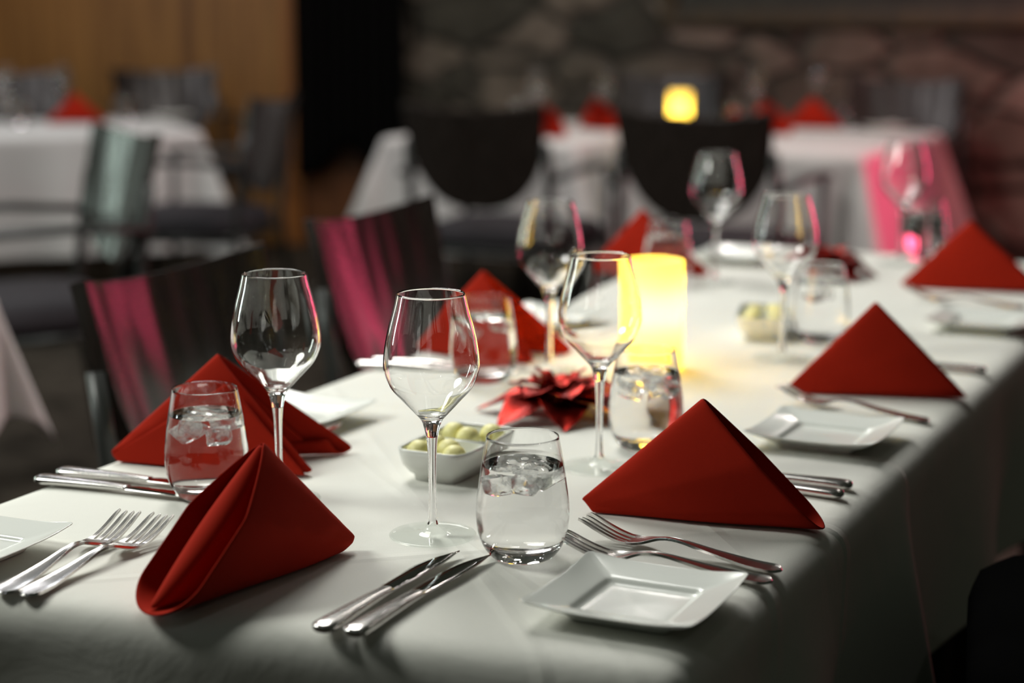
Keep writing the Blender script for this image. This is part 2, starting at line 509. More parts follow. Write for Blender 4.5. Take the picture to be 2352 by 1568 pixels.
def dining_table(label, quad, group=None, zt=0.746):
    q = [Vector((p[0], p[1], 0)) for p in quad]; c = sum(q, Vector()) / 4
    t = thing('dining_table', label, 'table', (c.x, c.y, 0), 0, group)
    bm = bmesh.new()
    ins = [c + (p - c) * 0.985 - c for p in q]
    lo = [bm.verts.new((p.x, p.y, zt - 0.03)) for p in ins]; hi = [bm.verts.new((p.x, p.y, zt)) for p in ins]
    bm.faces.new(lo[::-1]); bm.faces.new(hi)
    for i in range(4): bm.faces.new((lo[i], lo[(i + 1) % 4], hi[(i + 1) % 4], hi[i]))
    link('tabletop', bm, M_WOODTABLE, t, False)
    for p in ins:
        bm = bmesh.new(); x, y = p.x * 0.8, p.y * 0.8
        tube(bm, [(x, y, 0), (x, y, zt - 0.03)], 0.025, 12); link('leg', bm, M_FRAME, t)
    return t

Q1 = [T(-0.270, 0.022), T(-0.145, 0.808), T(0.50, 0.808), T(0.50, 0.022)]
Q2 = [T(0.505, 0.022), T(0.505, 0.808), T(1.36, 0.808), T(1.36, 0.022)]
Q3 = [T(1.365, 0.022), T(1.365, 0.808), T(2.25, 0.808), T(2.25, 0.022)]
for q, l in ((Q1, 'dining table at the near end of the long row, under a white cloth'),
             (Q2, 'middle dining table of the long row, carrying the big candle'),
             (Q3, 'dining table at the far end of the long row, under a white cloth')):
    dining_table(l, q)
Q1c = [Q1[0], Q1[1], T(0.56, 0.808), T(0.56, 0.022)]
tablecloth('tablecloth', 'white tablecloth on the near table, hanging in front of the camera', Q1c, (0.45, 0.45, 0, 0.2), M_CLOTH, 0.30, 0.035, 0.05, 0.07, over=0.0015)
Q2c = [Q2[0], Q2[1], T(1.43, 0.808), T(1.43, 0.022)]
tablecloth('tablecloth', 'white tablecloth on the middle table, under the big glowing candle', Q2c, (0, 0.30, 0, 0.2), M_CLOTH, 0.4, 0.02, 0.05, 0.08, seed=2, over=0.0015)
tablecloth('tablecloth', 'white tablecloth on the far end of the long dining table', Q3, (0, 0.30, 0.3, 0.2), M_CLOTH, 0.3, 0.02, 0.05, seed=4)

# far right tables in one row along v
fr0 = Vector((1.18, 6.15, 0))
def FR(a, b): return fr0 - V * a + U * b
QR = [FR(0.82, 0), FR(0, 0), FR(0, 1.15), FR(0.82, 1.15)]
QL = [FR(1.84, 0), FR(1.06, 0), FR(1.06, 1.15), FR(1.84, 1.15)]
dining_table('far dining table by the stone wall, its cloth lit pink at the side', QR)
dining_table('far dining table behind the left one of the two dark chairs', QL)
tablecloth('tablecloth', 'white tablecloth lit pink on its side, on the far table by the stone wall', QR, (0.45, 0.5, 0.3, 0.42), M_CLOTH_B, 0.3, 0.03, 0.10, seed=1)
tablecloth('tablecloth', 'white tablecloth on the far table nearest the black curtain', QL, (0.45, 0.42, 0.3, 0.5), M_CLOTH_B, 0.3, 0.03, 0.12, seed=3)
# far left table
bl0 = Vector((-1.27, 7.30, 0)); bu = Vector((-0.37, 0.93, 0)); bv = Vector((-0.93, -0.37, 0))
QB = [bl0 + bv * 1.5, bl0, bl0 + bu * 0.85, bl0 + bv * 1.5 + bu * 0.85]
dining_table('far dining table in front of the timber wall', QB)
tablecloth('tablecloth', 'white tablecloth on the far table in front of the timber wall', QB, (0.5, 0.5, 0.3, 0.3), M_CLOTH_B, 0.42, 0.05, 0.10, seed=0.4)
# side table left, only a hanging cloth corner in view
QS = [Vector((-1.92, 2.42, 0)), Vector((-0.915, 2.38, 0)), Vector((-0.985, 3.30, 0)), Vector((-1.86, 3.35, 0))]
dining_table('table out of view on the left, below the hanging white cloth corner', QS)
tablecloth('tablecloth', 'white tablecloth corner hanging at the left edge of the photo', QS, (0.27, 0.27, 0.27, 0.27), M_CLOTH_B, 0.5, 0.010, 0.06)

# ------------------------------------------------------------------ chairs
def make_chair(name, label, arms, loc, rz, group=None):
    t = thing(name, label, 'chair', loc, rz, group)
    # seat: soft rounded cushion
    bm = bmesh.new(); rows = []
    for k, (sc, z) in enumerate([(0.0, 0.405), (0.9, 0.405), (1.0, 0.415), (1.02, 0.44), (1.0, 0.465), (0.93, 0.478), (0.6, 0.486), (0.0, 0.488)]):
        row = []
        for i in range(32):
            a = 2 * pi * i / 32; c_, s_ = cos(a), sin(a)
            f = (abs(c_) ** 5 + abs(s_) ** 5) ** (-1 / 5)
            row.append((0.235 * c_ * f * sc * (1 + 0.06 * s_), 0.225 * s_ * f * sc + 0.01, z))
        rows.append(row)
    grid(bm, rows, True); bmesh.ops.remove_doubles(bm, verts=bm.verts, dist=1e-5)
    link('seat', bm, M_SEAT, t)
    # back: curved shield, wide at the top, rounded at the bottom
    bm = bmesh.new(); rows = []
    zt, zb = 0.885, 0.545
    for j in range(23):
        f = j / 22; z0 = lerp(zt, zb, f)
        hw = 0.228 - 0.03 * f if f < 0.45 else (0.2145 * sqrt(max(1 - ((f - 0.45) / 0.55) ** 2.2, 0)) * 0.6 + 0.2145 * 0.4 * (1 - (f - 0.45) / 0.55 * 0.55))
        row = []
        for i in range(17):
            x = lerp(-hw, hw, i / 16)
            y = -0.235 - 0.10 * ((zt - 0.4 - (zt - z0) - 0.1) / 0.4) + 0.9 * x * x
            z = z0 - (0.022 * (1 - (x / 0.228) ** 2)) * (1 - f)
            row.append((x, y, z))
        rows.append(row)
    grid(bm, rows)
    link('backrest', bm, M_BACK, t, True, [('SOLIDIFY', dict(thickness=0.024, offset=0)), ('BEVEL', dict(width=0.008, segments=3, limit_method='ANGLE')), ('SUBSURF', dict(levels=1, render_levels=1))])
    for s in (-1, 1):
        bm = bmesh.new()
        tube(bm, [(s * 0.235, -0.27, 0), (s * 0.232, -0.215, 0.42), (s * 0.228, -0.245, 0.66), (s * 0.224, -0.262, 0.76)], 0.014, 12)
        link('leg', bm, M_FRAME, t)
        bm = bmesh.new()
        top = 0.655 if arms else 0.42
        tube(bm, [(s * 0.24, 0.20, 0), (s * 0.24, 0.195, 0.3), (s * 0.245, 0.19, top)], 0.013, 12)
        link('leg', bm, M_FRAME, t)
        if arms:
            bm = bmesh.new()
            tube(bm, [(s * 0.245, -0.255, 0.652), (s * 0.26, -0.05, 0.668), (s * 0.26, 0.12, 0.666), (s * 0.25, 0.215, 0.655)], 0.022, 12, 0.55)
            link('armrest', bm, M_FRAME, t)
    bm = bmesh.new()
    tube(bm, [(-0.235, -0.21, 0.40), (0.235, -0.21, 0.40)], 0.012, 10)
    tube(bm, [(-0.24, 0.19, 0.40), (0.24, 0.19, 0.40)], 0.012, 10)
    for s in (-1, 1): tube(bm, [(s * 0.235, -0.21, 0.40), (s * 0.24, 0.19, 0.40)], 0.012, 10)
    link('seat_frame', bm, M_FRAME, t)
    return t

rzV = radians(-115.7)
side = make_chair('dining_chair', 'dark dining chair with pink glints beside the near left red napkin', False, (-0.245, 2.545, 0), rzV)
dup(side, 'dark dining chair with pink glints, farther along the left side of the long table', (-0.005, 3.27, 0), rzV)
arm = make_chair('armchair', 'dark armchair with silvery lit back facing the left edge of the photo', True, (-1.30, 4.73, 0), radians(120))
arm.scale = (1.15, 1.05, 1.05)
dup(arm, 'dark maroon armchair between the far left table and the black curtain', (-1.16, 6.68, 0), radians(80))
dup(arm, 'dark armchair seen from behind, nearer the black curtain', (-0.08 + 0.434 * 0.18, 6.15 + 0.9 * 0.18, 0), radians(-25.7))
dup(arm, 'dark armchair seen from behind, below the far glowing candle', (0.62 + 0.434 * 0.18, 5.80 + 0.9 * 0.18, 0), radians(-25.7))
dup(arm, 'dark armchair behind the far left table, against the timber wall right of the red napkin', (-1.62, 8.82, 0), radians(-158))
dup(arm, 'grey armchair behind the far left table, left of the red napkin', (-2.30, 8.56, 0), radians(-158))
dup(arm, 'dark armchair behind the far table, by the stone wall on the pink side', (1.60, 7.72, 0), radians(154.3))
dup(arm, 'dark armchair against the stone wall behind the far glowing candle', (0.62, 8.16, 0), radians(154.3))

st = thing('block', 'black upholstered stool at the right of the long table', 'block', (0.715, 1.725, 0), radians(-13.9))  # simple black block standing in for a dark chair
bm = bmesh.new(); rows = []
for sc, z in [(0.0, 0.12), (0.95, 0.12), (1.0, 0.14), (1.0, 0.625), (0.97, 0.645), (0.9, 0.657), (0.0, 0.662)]:
    row = []
    for i in range(40):
        a = 2 * pi * i / 40; f = (abs(cos(a)) ** 6 + abs(sin(a)) ** 6) ** (-1 / 6)
        row.append((0.25 * cos(a) * f * sc, 0.22 * sin(a) * f * sc, z))
    rows.append(row)
grid(bm, rows, True); bmesh.ops.remove_doubles(bm, verts=bm.verts, dist=1e-5)
link('seat', bm, M_BLACK, st)
for sx in (-1, 1):
    for sy in (-1, 1):
        bm = bmesh.new(); tube(bm, [(sx * 0.22, sy * 0.17, 0), (sx * 0.22, sy * 0.17, 0.13)], 0.018, 10); link('leg', bm, M_BLACK, st)

# ------------------------------------------------------------------ napkins
def napkin(label, D, C, xa=0.5, h=0.126, wdt=0.05, style='pocket', flip=1, inner=True, group=None, tip=0.05, skew=0.0):
    D = Vector((D[0], D[1], 0)); C = Vector((C[0], C[1], 0)); L = (C - D).length
    mid = (D + C) / 2; ang = atan2(C.y - D.y, C.x - D.x)
    xD, xC = -L / 2, L / 2; xA = lerp(xD, xC, xa)
    A = Vector((xA, skew, h)); E = Vector((xC, 0, 0)); dirv = (E - A); Le = dirv.length; dirv.normalize()
    loop = []
    n = 22
    if style == 'pocket':
        r = wdt / 2; kb = (Le - r * 1.15) / Le
        def wf(k): return r * min(1, (k / 0.55)) ** 0.75
        fr = [(A + dirv * (Le * kb * i / n), -wf(i / n * 1.0)) for i in range(n + 1)]
        pts = [Vector((p.x, p.y + y * flip - (0.0016 if i else 0.0), p.z)) for i, (p, y) in enumerate(fr)]
        base = A + dirv * (Le * kb)
        for i in range(1, 12):
            th = pi * i / 12
            pts.append(base + dirv * (r * 1.15 * sin(th)) + Vector((0, -r * cos(th) * flip, 0)))
        pts += [Vector((p.x, p.y - y * flip + 0.0016, p.z)) for p, y in fr[::-1]]
        loop = pts
    else:
        def wf(k): return wdt / 2 * (k ** 0.85)
        def curl(sg):
            c = []
            y0 = sg * wdt / 2
            for i in range(1, 9):
                th = pi * 1.25 * i / 8; rr = 0.009
                c.append(Vector((xC - 0.004 * i, y0 - sg * rr * (1 - cos(th)) , rr - rr * sin(th) + rr * 0.2 * 0 + (0 if th < pi else rr * 0.3))))
            return c
        kb = (Le - 0.013) / Le
        fr = [(A + dirv * (Le * kb * i / n), -wf(i / n)) for i in range(n + 1)]
        ext = 0.030      # the far wing reaches out a little farther
        f1 = [Vector((p.x, p.y + y, p.z)) for p, y in fr]; f2 = [Vector((p.x + ext * i / n, p.y - y, p.z)) for i, (p, y) in enumerate(fr)]
        loop = [v for v in curl(-1)[::-1]] + f1[::-1] + f2[1:] + [v + Vector((ext, 0, 0)) for v in curl(1)]
    Dv = Vector((xD, 0, 0.0))
    bm = bmesh.new(); rows = []
    NT = 26
    rng = random.Random(label)
    ph = rng.random() * 6
    for j in range(NT + 1):
        t = tip + (1 - tip) * j / NT
        row = []
        for p in loop:
            q = Dv + (p - Dv) * t
            # slight bulge and soft creases
            q.y += (0.004 * sin(pi * t) * (1 if p.y > 0 else -1) * min(1, abs(p.y) / 0.01)
                    + 0.0020 * sin(q.z * 240 + 4 * t + ph) * max(0.0, (0.5 - t) / 0.5) * min(1, abs(p.y) / 0.012)
                    + 0.0012 * sin(9 * t + 20 * p.z + ph) * min(1, abs(p.y) / 0.012))
            row.append(q)
        rows.append(row)
    grid(bm, rows, False)
    if style == 'pocket' and inner:
        # inner layers: a rolled fold whose rounded edge faces the opening
        for off, wi, k0, k1, tt in ((0.02, 0.15, 0.02, 0.965, 0.995),):
            rows = []
            for i in range(27):
                k = lerp(k0, k1, i / 26); Ek = A + dirv * (Le * k)
                rr = wdt * wi * (sin(pi * min(k * 1.0, 1)) ** 0.6) + 0.0015
                y0 = off * wdt * 0.5 * min(1, k / 0.5) * (1 - max(0, (k - 0.85) / 0.15) * 0.7)
                row = []
                for m in range(17):
                    th = lerp(-pi / 2, pi / 2, m / 16)
                    tq = tt - 0.05 + 0.05 * cos(th)
                    q = Dv + (Ek - Dv) * tq; q.y += (y0 + rr * sin(th)) * flip
                    row.append(q)
                b0 = Dv + (Ek - Dv) * 0.45
                row = [Vector((b0.x, b0.y + (y0 - rr) * 0.5 * flip, b0.z))] + row + [Vector((b0.x, b0.y + (y0 + rr) * 0.5 * flip, b0.z))]
                rows.append(row)
            grid(bm, rows)
    if style == 'tent':
        # second layer over the front wing, its peak set a little lower
        rows = []
        for j in range(NT + 1):
            t = lerp(tip, 0.985, j / NT)
            row = []
            for i in range(n + 1):
                k = lerp(0.21, 0.985, i / n); p = A + dirv * (Le * k)
                q = Dv + (Vector((p.x - 0.004, p.y - wf(k) - 0.015, p.z)) - Dv) * t; q.y -= 0.004 * sin(pi * t)
                row.append(q)
            rows.append(row)
        grid(bm, rows)
        rows = []
        for j in range(NT + 1):
            t = lerp(tip, 0.95, j / NT); row = []
            for i in range(n + 1):
                k = lerp(0.16, 0.985, i / n); p = A + dirv * (Le * k)
                q = Dv + (Vector((p.x, p.y + wf(k) - 0.006, p.z)) - Dv) * t
                row.append(q)
            rows.append(row)
        grid(bm, rows)
    o = link('napkin', bm, M_NAPKIN, None, True, [('SOLIDIFY', dict(thickness=0.0028, offset=0)), ('SUBSURF', dict(levels=1, render_levels=1))])
    o.location = (mid.x, mid.y, Z + 0.0018); o.rotation_euler = (0, 0, ang)
    return tag(o, label, 'napkin', group)

NG = 'red folded napkins on the long table'
napkin('red napkin folded into a tent at the near end, its open rolled folds facing left', (-0.146, 1.678), (-0.313, 1.474), 0.47, wdt=0.078, flip=-1, group=NG, tip=0.10)
napkin('red napkin folded into a tent behind the near square plate and its two forks', (0.060, 1.800), (0.312, 1.732), 0.52, wdt=0.044, group=NG, inner=False, tip=0.09)
napkin('red layered napkin tent behind the left water glass with ice', (-0.467, 2.003), (-0.213, 1.99), 0.53, wdt=0.105, style='tent', group=NG, tip=0.07)
napkin('red napkin tent on the right between the candle and the table edge', (0.363, 2.368), (0.602, 2.334), 0.49, wdt=0.03, group=NG, inner=False)
napkin('red napkin tent at the right edge of the photo', (0.705, 3.268), (0.96, 3.20), 0.47, wdt=0.03, group=NG, inner=False)
napkin('red napkin tent behind the middle water glass, left of the candle', (-0.152, 2.67), (0.052, 2.60), 0.53, wdt=0.09, style='tent', group=NG)
napkin('red napkin tent behind the top of the big candle', (0.145, 3.465), (0.342, 3.385), 0.52, wdt=0.06, style='tent', group=NG)
NB = 'red napkins on the far tables'
napkin('red napkin on the far left table before the timber wall', (-1.97, 7.66), (-1.72, 7.72), 0.5, wdt=0.06, group=NB, inner=False)
napkin('red napkin on the far table, just left of centre above the gap between the chairs', (0.27, 7.42), (0.40, 7.22), 0.5, wdt=0.09, group=NB, inner=False)
napkin('red napkin partly behind the right shoulder of the left dark chair', (0.06, 7.02), (0.19, 6.86), 0.4, wdt=0.09, group=NB, inner=False)
napkin('red napkin on the far table right of the far candle, half behind the chair', (0.92, 7.22), (1.07, 7.02), 0.45, wdt=0.09, group=NB, inner=False)
napkin('red wide napkin tent on the far table, second from its pink end', (1.10, 7.42), (1.34, 7.34), 0.5, wdt=0.07, group=NB, inner=False)
napkin('red napkin low behind the right dark chair, beside the far candle', (0.70, 6.68), (0.92, 6.56), 0.5, wdt=0.06, group=NB, inner=False)

# ------------------------------------------------------------------ glasses
def make_wine(label, loc, group):
    t = thing('wine_glass', label, 'wine glass', loc, 0, group)
    outer = [(0.0058, 0.100), (0.0075, 0.108), (0.0105, 0.1165), (0.0165, 0.1235), (0.0285, 0.1365), (0.0395, 0.149), (0.0455, 0.163), (0.0468, 0.1745),
             (0.0448, 0.192), (0.0412, 0.209), (0.0362, 0.2275), (0.0330, 0.2410)]
    O_ = smooth_profile(outer, 6)
    th = 0.0009
    I_ = []
    for i, (r, z) in enumerate(O_):
        a = O_[max(i - 1, 0)]; b = O_[min(i + 1, len(O_) - 1)]
        dx, dz = b[0] - a[0], b[1] - a[1]; l = hypot(dx, dz)
        if z > 0.121: I_.append((r - th * dz / l * (1 + 1.2 * max(0, (0.15 - z) / 0.03)), z + th * dx / l * (1 + 1.2 * max(0, (0.15 - z) / 0.03))))
    prof = O_ + [(0.0326, 0.2416)] + I_[::-1]
    r0, z0 = prof[-1]
    prof += [(r0 * 0.75, z0 - 0.0022), (r0 * 0.4, z0 - 0.0035), (0, z0 - 0.004)]
    bm = bmesh.new(); lathe(bm, prof, 72); link('bowl', bm, M_GLASS, t)
    bm = bmesh.new()
    stem = smooth_profile([(0.0058, 0.012), (0.0046, 0.018), (0.0039, 0.03), (0.0038, 0.055), (0.0042, 0.078), (0.0050, 0.092), (0.0058, 0.100)], 5)
    lathe(bm, stem, 72); link('stem', bm, M_GLASS, t)
    bm = bmesh.new()
    foot = [(0, 0.0), (0.038, 0.0), (0.0425, 0.0003), (0.0432, 0.0011), (0.0425, 0.0019)] + smooth_profile([(0.0415, 0.0021), (0.030, 0.0028), (0.018, 0.0040), (0.010, 0.0065), (0.0072, 0.0090), (0.0058, 0.012)], 5)
    lathe(bm, foot, 72); link('foot', bm, M_FOOT, t)
    return t
WG = 'wine glasses on the long table'
wine = make_wine('tall empty wine glass at the front centre, beside the front water glass', (-0.078, 1.713, Z), WG)
for l, x, y in (('empty wine glass behind the two left red napkins, its base hidden', -0.245, 1.842),
                ('empty wine glass in front of the glowing candle', 0.098, 1.975),
                ('empty wine glass behind the red glitter flower, left of the candle', 0.053, 2.519),
                ('empty wine glass on the right with butter bowl behind it', 0.396, 2.60),
                ('empty wine glass standing tallest behind the candle, before the dark chair', 0.376, 3.32),
                ('empty wine glass against the pink cloth near the right edge', 0.775, 3.57)):
    dup(wine, l, (x, y, Z), random.random(), WG)
WF = 'wine glasses on the far tables'
for l, x, y in (('far left wine glass beside the red napkin before the timber wall', -1.935, 7.85),
                ('far left wine glass cut by the left edge of the photo', -2.16, 7.80),
                ('far wine glass above the left dark chair', 0.10, 7.38),
                ('far wine glass just right of the small red napkin at centre', 0.385, 7.55),
                ('far wine glass right of the far candle', 0.985, 7.38),
                ('far wine glass above the wide red napkin at the pink end', 1.27, 7.55)):
    dup(wine, l, (x, y, Z), random.random(), WF)

def make_tumbler(label, loc, group):
    t = thing('water_glass', label, 'water glass', loc, 0, group)
    O_ = smooth_profile([(0.0255, 0.0008), (0.0310, 0.0045), (0.0375, 0.0135), (0.0420, 0.026), (0.0440, 0.041), (0.0435, 0.056), (0.0410, 0.077), (0.0378, 0.097), (0.0340, 0.1185)], 6)
    I_ = smooth_profile([(0.0332, 0.1185), (0.0368, 0.097), (0.0398, 0.077), (0.0422, 0.056), (0.0424, 0.041), (0.0396, 0.028), (0.0330, 0.0185), (0.0200, 0.0142), (0.0, 0.0130)], 6)
    wl = 0.0915
    rw = interp(wl, [0.077, 0.097], [0.0398, 0.0368])
    rim = [(0.0339, 0.1188), (0.0336, 0.1190), (0.0333, 0.1188)]
    prof = [(0, 0.0016), (0.018, 0.0010), (0.0235, 0.0)] + O_ + rim + [p for p in I_ if p[1] > wl + 0.001] + [(rw, wl)]
    bm = bmesh.new(); lathe(bm, prof, 72); link('glass_body', bm, M_GLASS, t, recalc=False)
    # water fills the inside: a rippled free surface, and the wetted glass wall (normals towards the water)
    side = [(rw, wl)] + [p for p in I_ if p[1] < wl - 0.001]
    bm = bmesh.new(); lathe(bm, side, 72)
    nf = len(bm.faces)
    top = [(rw, wl)] + [(rw * k / 18, wl) for k in range(17, 0, -1)] + [(0, wl)]
    lathe(bm, top, 72)
    bm.faces.ensure_lookup_table()
    for f in bm.faces[nf:]:
        f.material_index = 1
        for v in f.verts:
            q = hypot(v.co.x, v.co.y) / rw
            if q < 0.97: v.co.z = wl + 0.0016 * sin(v.co.x * 230 + 1) * cos(v.co.y * 190 + 20 * v.co.x) * (1 - q)
    o = link('water', bm, M_WATERSIDE, t, recalc=False); o.data.materials.append(M_WATER)
    return t
TG = 'water glasses on the long table'
tum = make_tumbler('stemless glass of water at the front, left of the near square plate', (0.010, 1.640, Z), TG)
for l, x, y in (('stemless glass of ice water behind the near left napkin', -0.322, 1.850),
                ('stemless glass of ice water behind the front right napkin, below the candle', 0.157, 2.065),
                ('stemless glass of water before the red napkin left of the candle', -0.037, 2.44),
                ('stemless glass of water behind the right napkin, beside the butter bowl', 0.475, 2.74),
                ('stemless glass of water before the red napkin behind the candle', 0.287, 3.30),
                ('stemless glass of water at the right edge, behind the farthest right napkin', 0.838, 3.64)):
    dup(tum, l, (x, y, Z), random.random(), TG)
TF = 'water glasses on the far tables'
for l, x, y in (('far water glass above the left dark chair, left of its wine glass', 0.025, 7.15),
                ('far water glass right of the far candle, left of the wine glass', 0.89, 7.30),
                ('far water glass at the pink end of the far table', 1.36, 7.42),
                ('far left water glass among plates at the left edge', -2.05, 7.55),
                ('far left water glass right of the red napkin', -1.66, 7.82)):
    dup(tum, l, (x, y, Z), random.random(), TF)

def ice(x, y, z, label, group, first=[None]):
    if first[0] is None:
        bm = bmesh.new(); box(bm, (0, 0, 0), (0.021, 0.019, 0.017))
        bmesh.ops.subdivide_edges(bm, edges=bm.edges, cuts=3, use_grid_fill=True)
        for v in bm.verts: v.co += Vector((random.uniform(-1, 1), random.uniform(-1, 1), random.uniform(-1, 1))) * 0.0006
        o = link('ice_cube', bm, M_ICE, None, True, [('SUBSURF', dict(levels=1, render_levels=1))]); first[0] = o
        tag(o, label, 'ice cube', group)
    else:
        o = first[0].copy(); COL.objects.link(o); o['label'] = label; o['group'] = group
    o.location = (x, y, z); o.rotation_euler = (random.uniform(-.5, .5), random.uniform(-.5, .5), random.uniform(0, 3))
for gx, gy, n, where in ((-0.322, 1.850, 4, 'ice cube floating in the left water glass behind the near napkin'),
                         (0.010, 1.640, 3, 'ice cube floating in the front water glass beside the near plate'),
                         (0.157, 2.065, 4, 'ice cube floating in the water glass below the candle'),
                         (-0.037, 2.44, 2, 'ice cube floating in the middle water glass left of the candle'),
                         (0.475, 2.74, 2, 'ice cube floating in the water glass beside the butter bowl')):
    for k in range(n):
        a = 2 * pi * k / n + 0.6 + gx * 9
        ice(gx + 0.0175 * cos(a), gy + 0.0175 * sin(a), Z + 0.0785 - 0.008 * (k % 2), where, where.replace('ice cube', 'ice cubes'))

# ------------------------------------------------------------------ cutlery
def fork_mesh():
    bm = bmesh.new()
    HW = 0.0142
    fr = [-1, -0.66, -0.45, -0.11, 0.11, 0.45, 0.66, 1]
    ys = [0, 0.0007, 0.002, 0.004, 0.007, 0.011, 0.016, 0.022, 0.030, 0.038, 0.047, 0.056, 0.066, 0.076, 0.086, 0.096, 0.105, 0.112, 0.118, 0.123, 0.127, 0.131, 0.135, 0.139, 0.143, 0.148, 0.153, 0.157]
    def wv(y):
        if y < 0.012: return 0.0108 * sqrt(max(1 - ((0.012 - y) / 0.012) ** 2, 0.0)) + 0.0008
        return sm(y, [0, 0.012, 0.03, 0.07, 0.105, 0.122, 0.128, 0.139, 0.150, 0.158], [0.0115, 0.0115, 0.0108, 0.0066, 0.0036, 0.0035, 0.0044, 0.0115, 0.0140, HW], 0.003)
    def zv(y): return sm(y, [0, 0.03, 0.07, 0.105, 0.122, 0.140, 0.152, 0.164, 0.185, 0.208], [0.0030, 0.0036, 0.0085, 0.0145, 0.0140, 0.0065, 0.0040, 0.0050, 0.0115, 0.0215], 0.010)
    rows = []
    for y in ys:
        w_ = wv(y)
        rows.append([Vector((f * w_, y, zv(y) + (-0.0006 * (1 - f ** 4) if y < 0.115 else 0.0016 * f * f * min(1, (y - 0.115) / 0.03)))) for f in fr])
    vs = grid(bm, rows)
    last = vs[-1]
    for k in range(4):
        a, b = last[2 * k], last[2 * k + 1]
        cx = (fr[2 * k] + fr[2 * k + 1]) / 2 * HW
        for y in (0.162, 0.168, 0.174, 0.180, 0.186, 0.192, 0.198, 0.203, 0.207, 0.209):
            hw = interp(y, [0.157, 0.19, 0.203, 0.209], [0.0024, 0.0019, 0.0014, 0.0005])
            z = zv(y) + 0.0016 * (cx / HW) ** 2
            c, d = bm.verts.new((cx - hw, y, z)), bm.verts.new((cx + hw, y, z))
            bm.faces.new((a, b, d, c)); a, b = c, d
    return bm
FG = 'steel forks on the long table'
def place_fork(first, label, x, y, deg):
    rz = radians(deg - 90)
    if first is None:
        o = link('fork', fork_mesh(), M_STEEL, None, True, [('SOLIDIFY', dict(thickness=0.0026, offset=0)), ('BEVEL', dict(width=0.0008, segments=2, limit_method='ANGLE', harden_normals=True))])
        tag(o, label, 'fork', FG)
    else:
        o = first.copy(); COL.objects.link(o); o['label'] = label
    o.location = (x, y, Z + 0.0005); o.rotation_euler = (0, 0, rz); return o
fk = place_fork(None, 'outer steel fork of the near left pair, nearest the left plate', -0.452, 1.529, 69)
for l, x, y, d in (('inner steel fork of the near left pair, beside the near red napkin', -0.430, 1.522, 65),
                   ('upper steel fork of the near right pair, next to the red napkin', 0.247, 1.592, 147.5),
                   ('lower steel fork of the near right pair, along the square plate', 0.234, 1.560, 155),
                   ('steel fork between the second right plate and its red napkin', 0.518, 2.190, 143),
                   ('steel fork beside the left plate, tines showing past the layered napkin', -0.41, 2.13, -12),
                   ('steel fork near the right edge, beside the farthest right napkin', 0.875, 3.03, 150)):
    place_fork(fk, l, x, y, d)

def make_knife(label, loc, rz):
    t = thing('table_knife', label, 'knife', loc, rz, KG)
    bm = bmesh.new(); rows = []
    ys = [0, 0.0005, 0.0015, 0.003, 0.0055, 0.009, 0.014, 0.022, 0.032, 0.044, 0.056, 0.068, 0.080, 0.090, 0.099, 0.106, 0.111, 0.114, 0.116]
    for y in ys:
        e_ = sqrt(max(1 - (max(0.010 - y, 0) / 0.010) ** 2, 0.004))
        w_ = e_ * sm(y, [0, 0.02, 0.05, 0.095, 0.110, 0.116], [0.0115, 0.0114, 0.0094, 0.0074, 0.0070, 0.0072], 0.004)
        h_ = e_ ** 0.6 * sm(y, [0, 0.02, 0.09, 0.108, 0.116], [0.0046, 0.0050, 0.0042, 0.0034, 0.0028], 0.004)
        row = []
        for i in range(32):
            a = 2 * pi * i / 32; c_, s_ = cos(a), sin(a)
            f = (abs(c_) ** 2.6 + abs(s_) ** 2.6) ** (-1 / 2.6)
            row.append((w_ * c_ * f, y, 0.0052 + h_ * s_ * f * (1 - 0.07 * max(0, 1 - ((abs(c_) - 0.78) / 0.08) ** 2))))
        rows.append(row)
    vs = grid(bm, rows, True); bm.faces.new(vs[0]); bm.faces.new(vs[-1][::-1])
    link('handle', bm, M_STEEL, t, True)
    bm = bmesh.new(); rows = []
    for i in range(29):
        y = lerp(0.108, 0.243, i / 28); f = i / 28
        l = -0.0066 - 0.0042 * min(1, f / 0.10) if f < 0.48 else lerp(-0.0108, 0.0070, ((f - 0.48) / 0.52) ** 2.2)
        r_ = 0.0066 + 0.0034 * sin(pi * min(f * 0.75, 1)) - 0.0022 * f ** 4
        if r_ - l < 0.0006: r_ = l + 0.0006
        rows.append([Vector((lerp(l, r_, k / 6), y, 0.0046 + 0.0007 * sin(pi * k / 6))) for k in range(7)])
    grid(bm, rows)
    link('blade', bm, M_BLADE, t, True, [('SOLIDIFY', dict(thickness=0.0014, offset=0))])
    return t
KG = 'steel knives on the long table'
def kn(x, y, deg): return dict(loc=(x, y, Z + 0.0005), rz=radians(deg - 90))
kf = make_knife('left steel knife of the near front pair', **kn(-0.160, 1.426, 64.8))
for l, x, y, d in (('right steel knife of the near front pair, towards the square plate', -0.133, 1.416, 64.0),
                   ('nearer steel knife of the pair on the left table edge', -0.519, 1.908, -20.5),
                   ('farther steel knife of the pair on the left table edge', -0.503, 1.940, -19.5),
                   ('farther steel knife behind the front right napkin', 0.366, 1.878, 155),
                   ('nearer steel knife behind the front right napkin', 0.350, 1.842, 152),
                   ('steel knife at the right behind the second napkin, on the table edge', 0.667, 2.488, 152),
                   ('blurred steel knife on the left table edge by the second chair', -0.225, 2.540, -14),
                   ('blurred second steel knife on the left table edge by the second chair', -0.205, 2.565, -12)):
    dup(kf, l, kn(x, y, d)['loc'], kn(x, y, d)['rz'], KG)

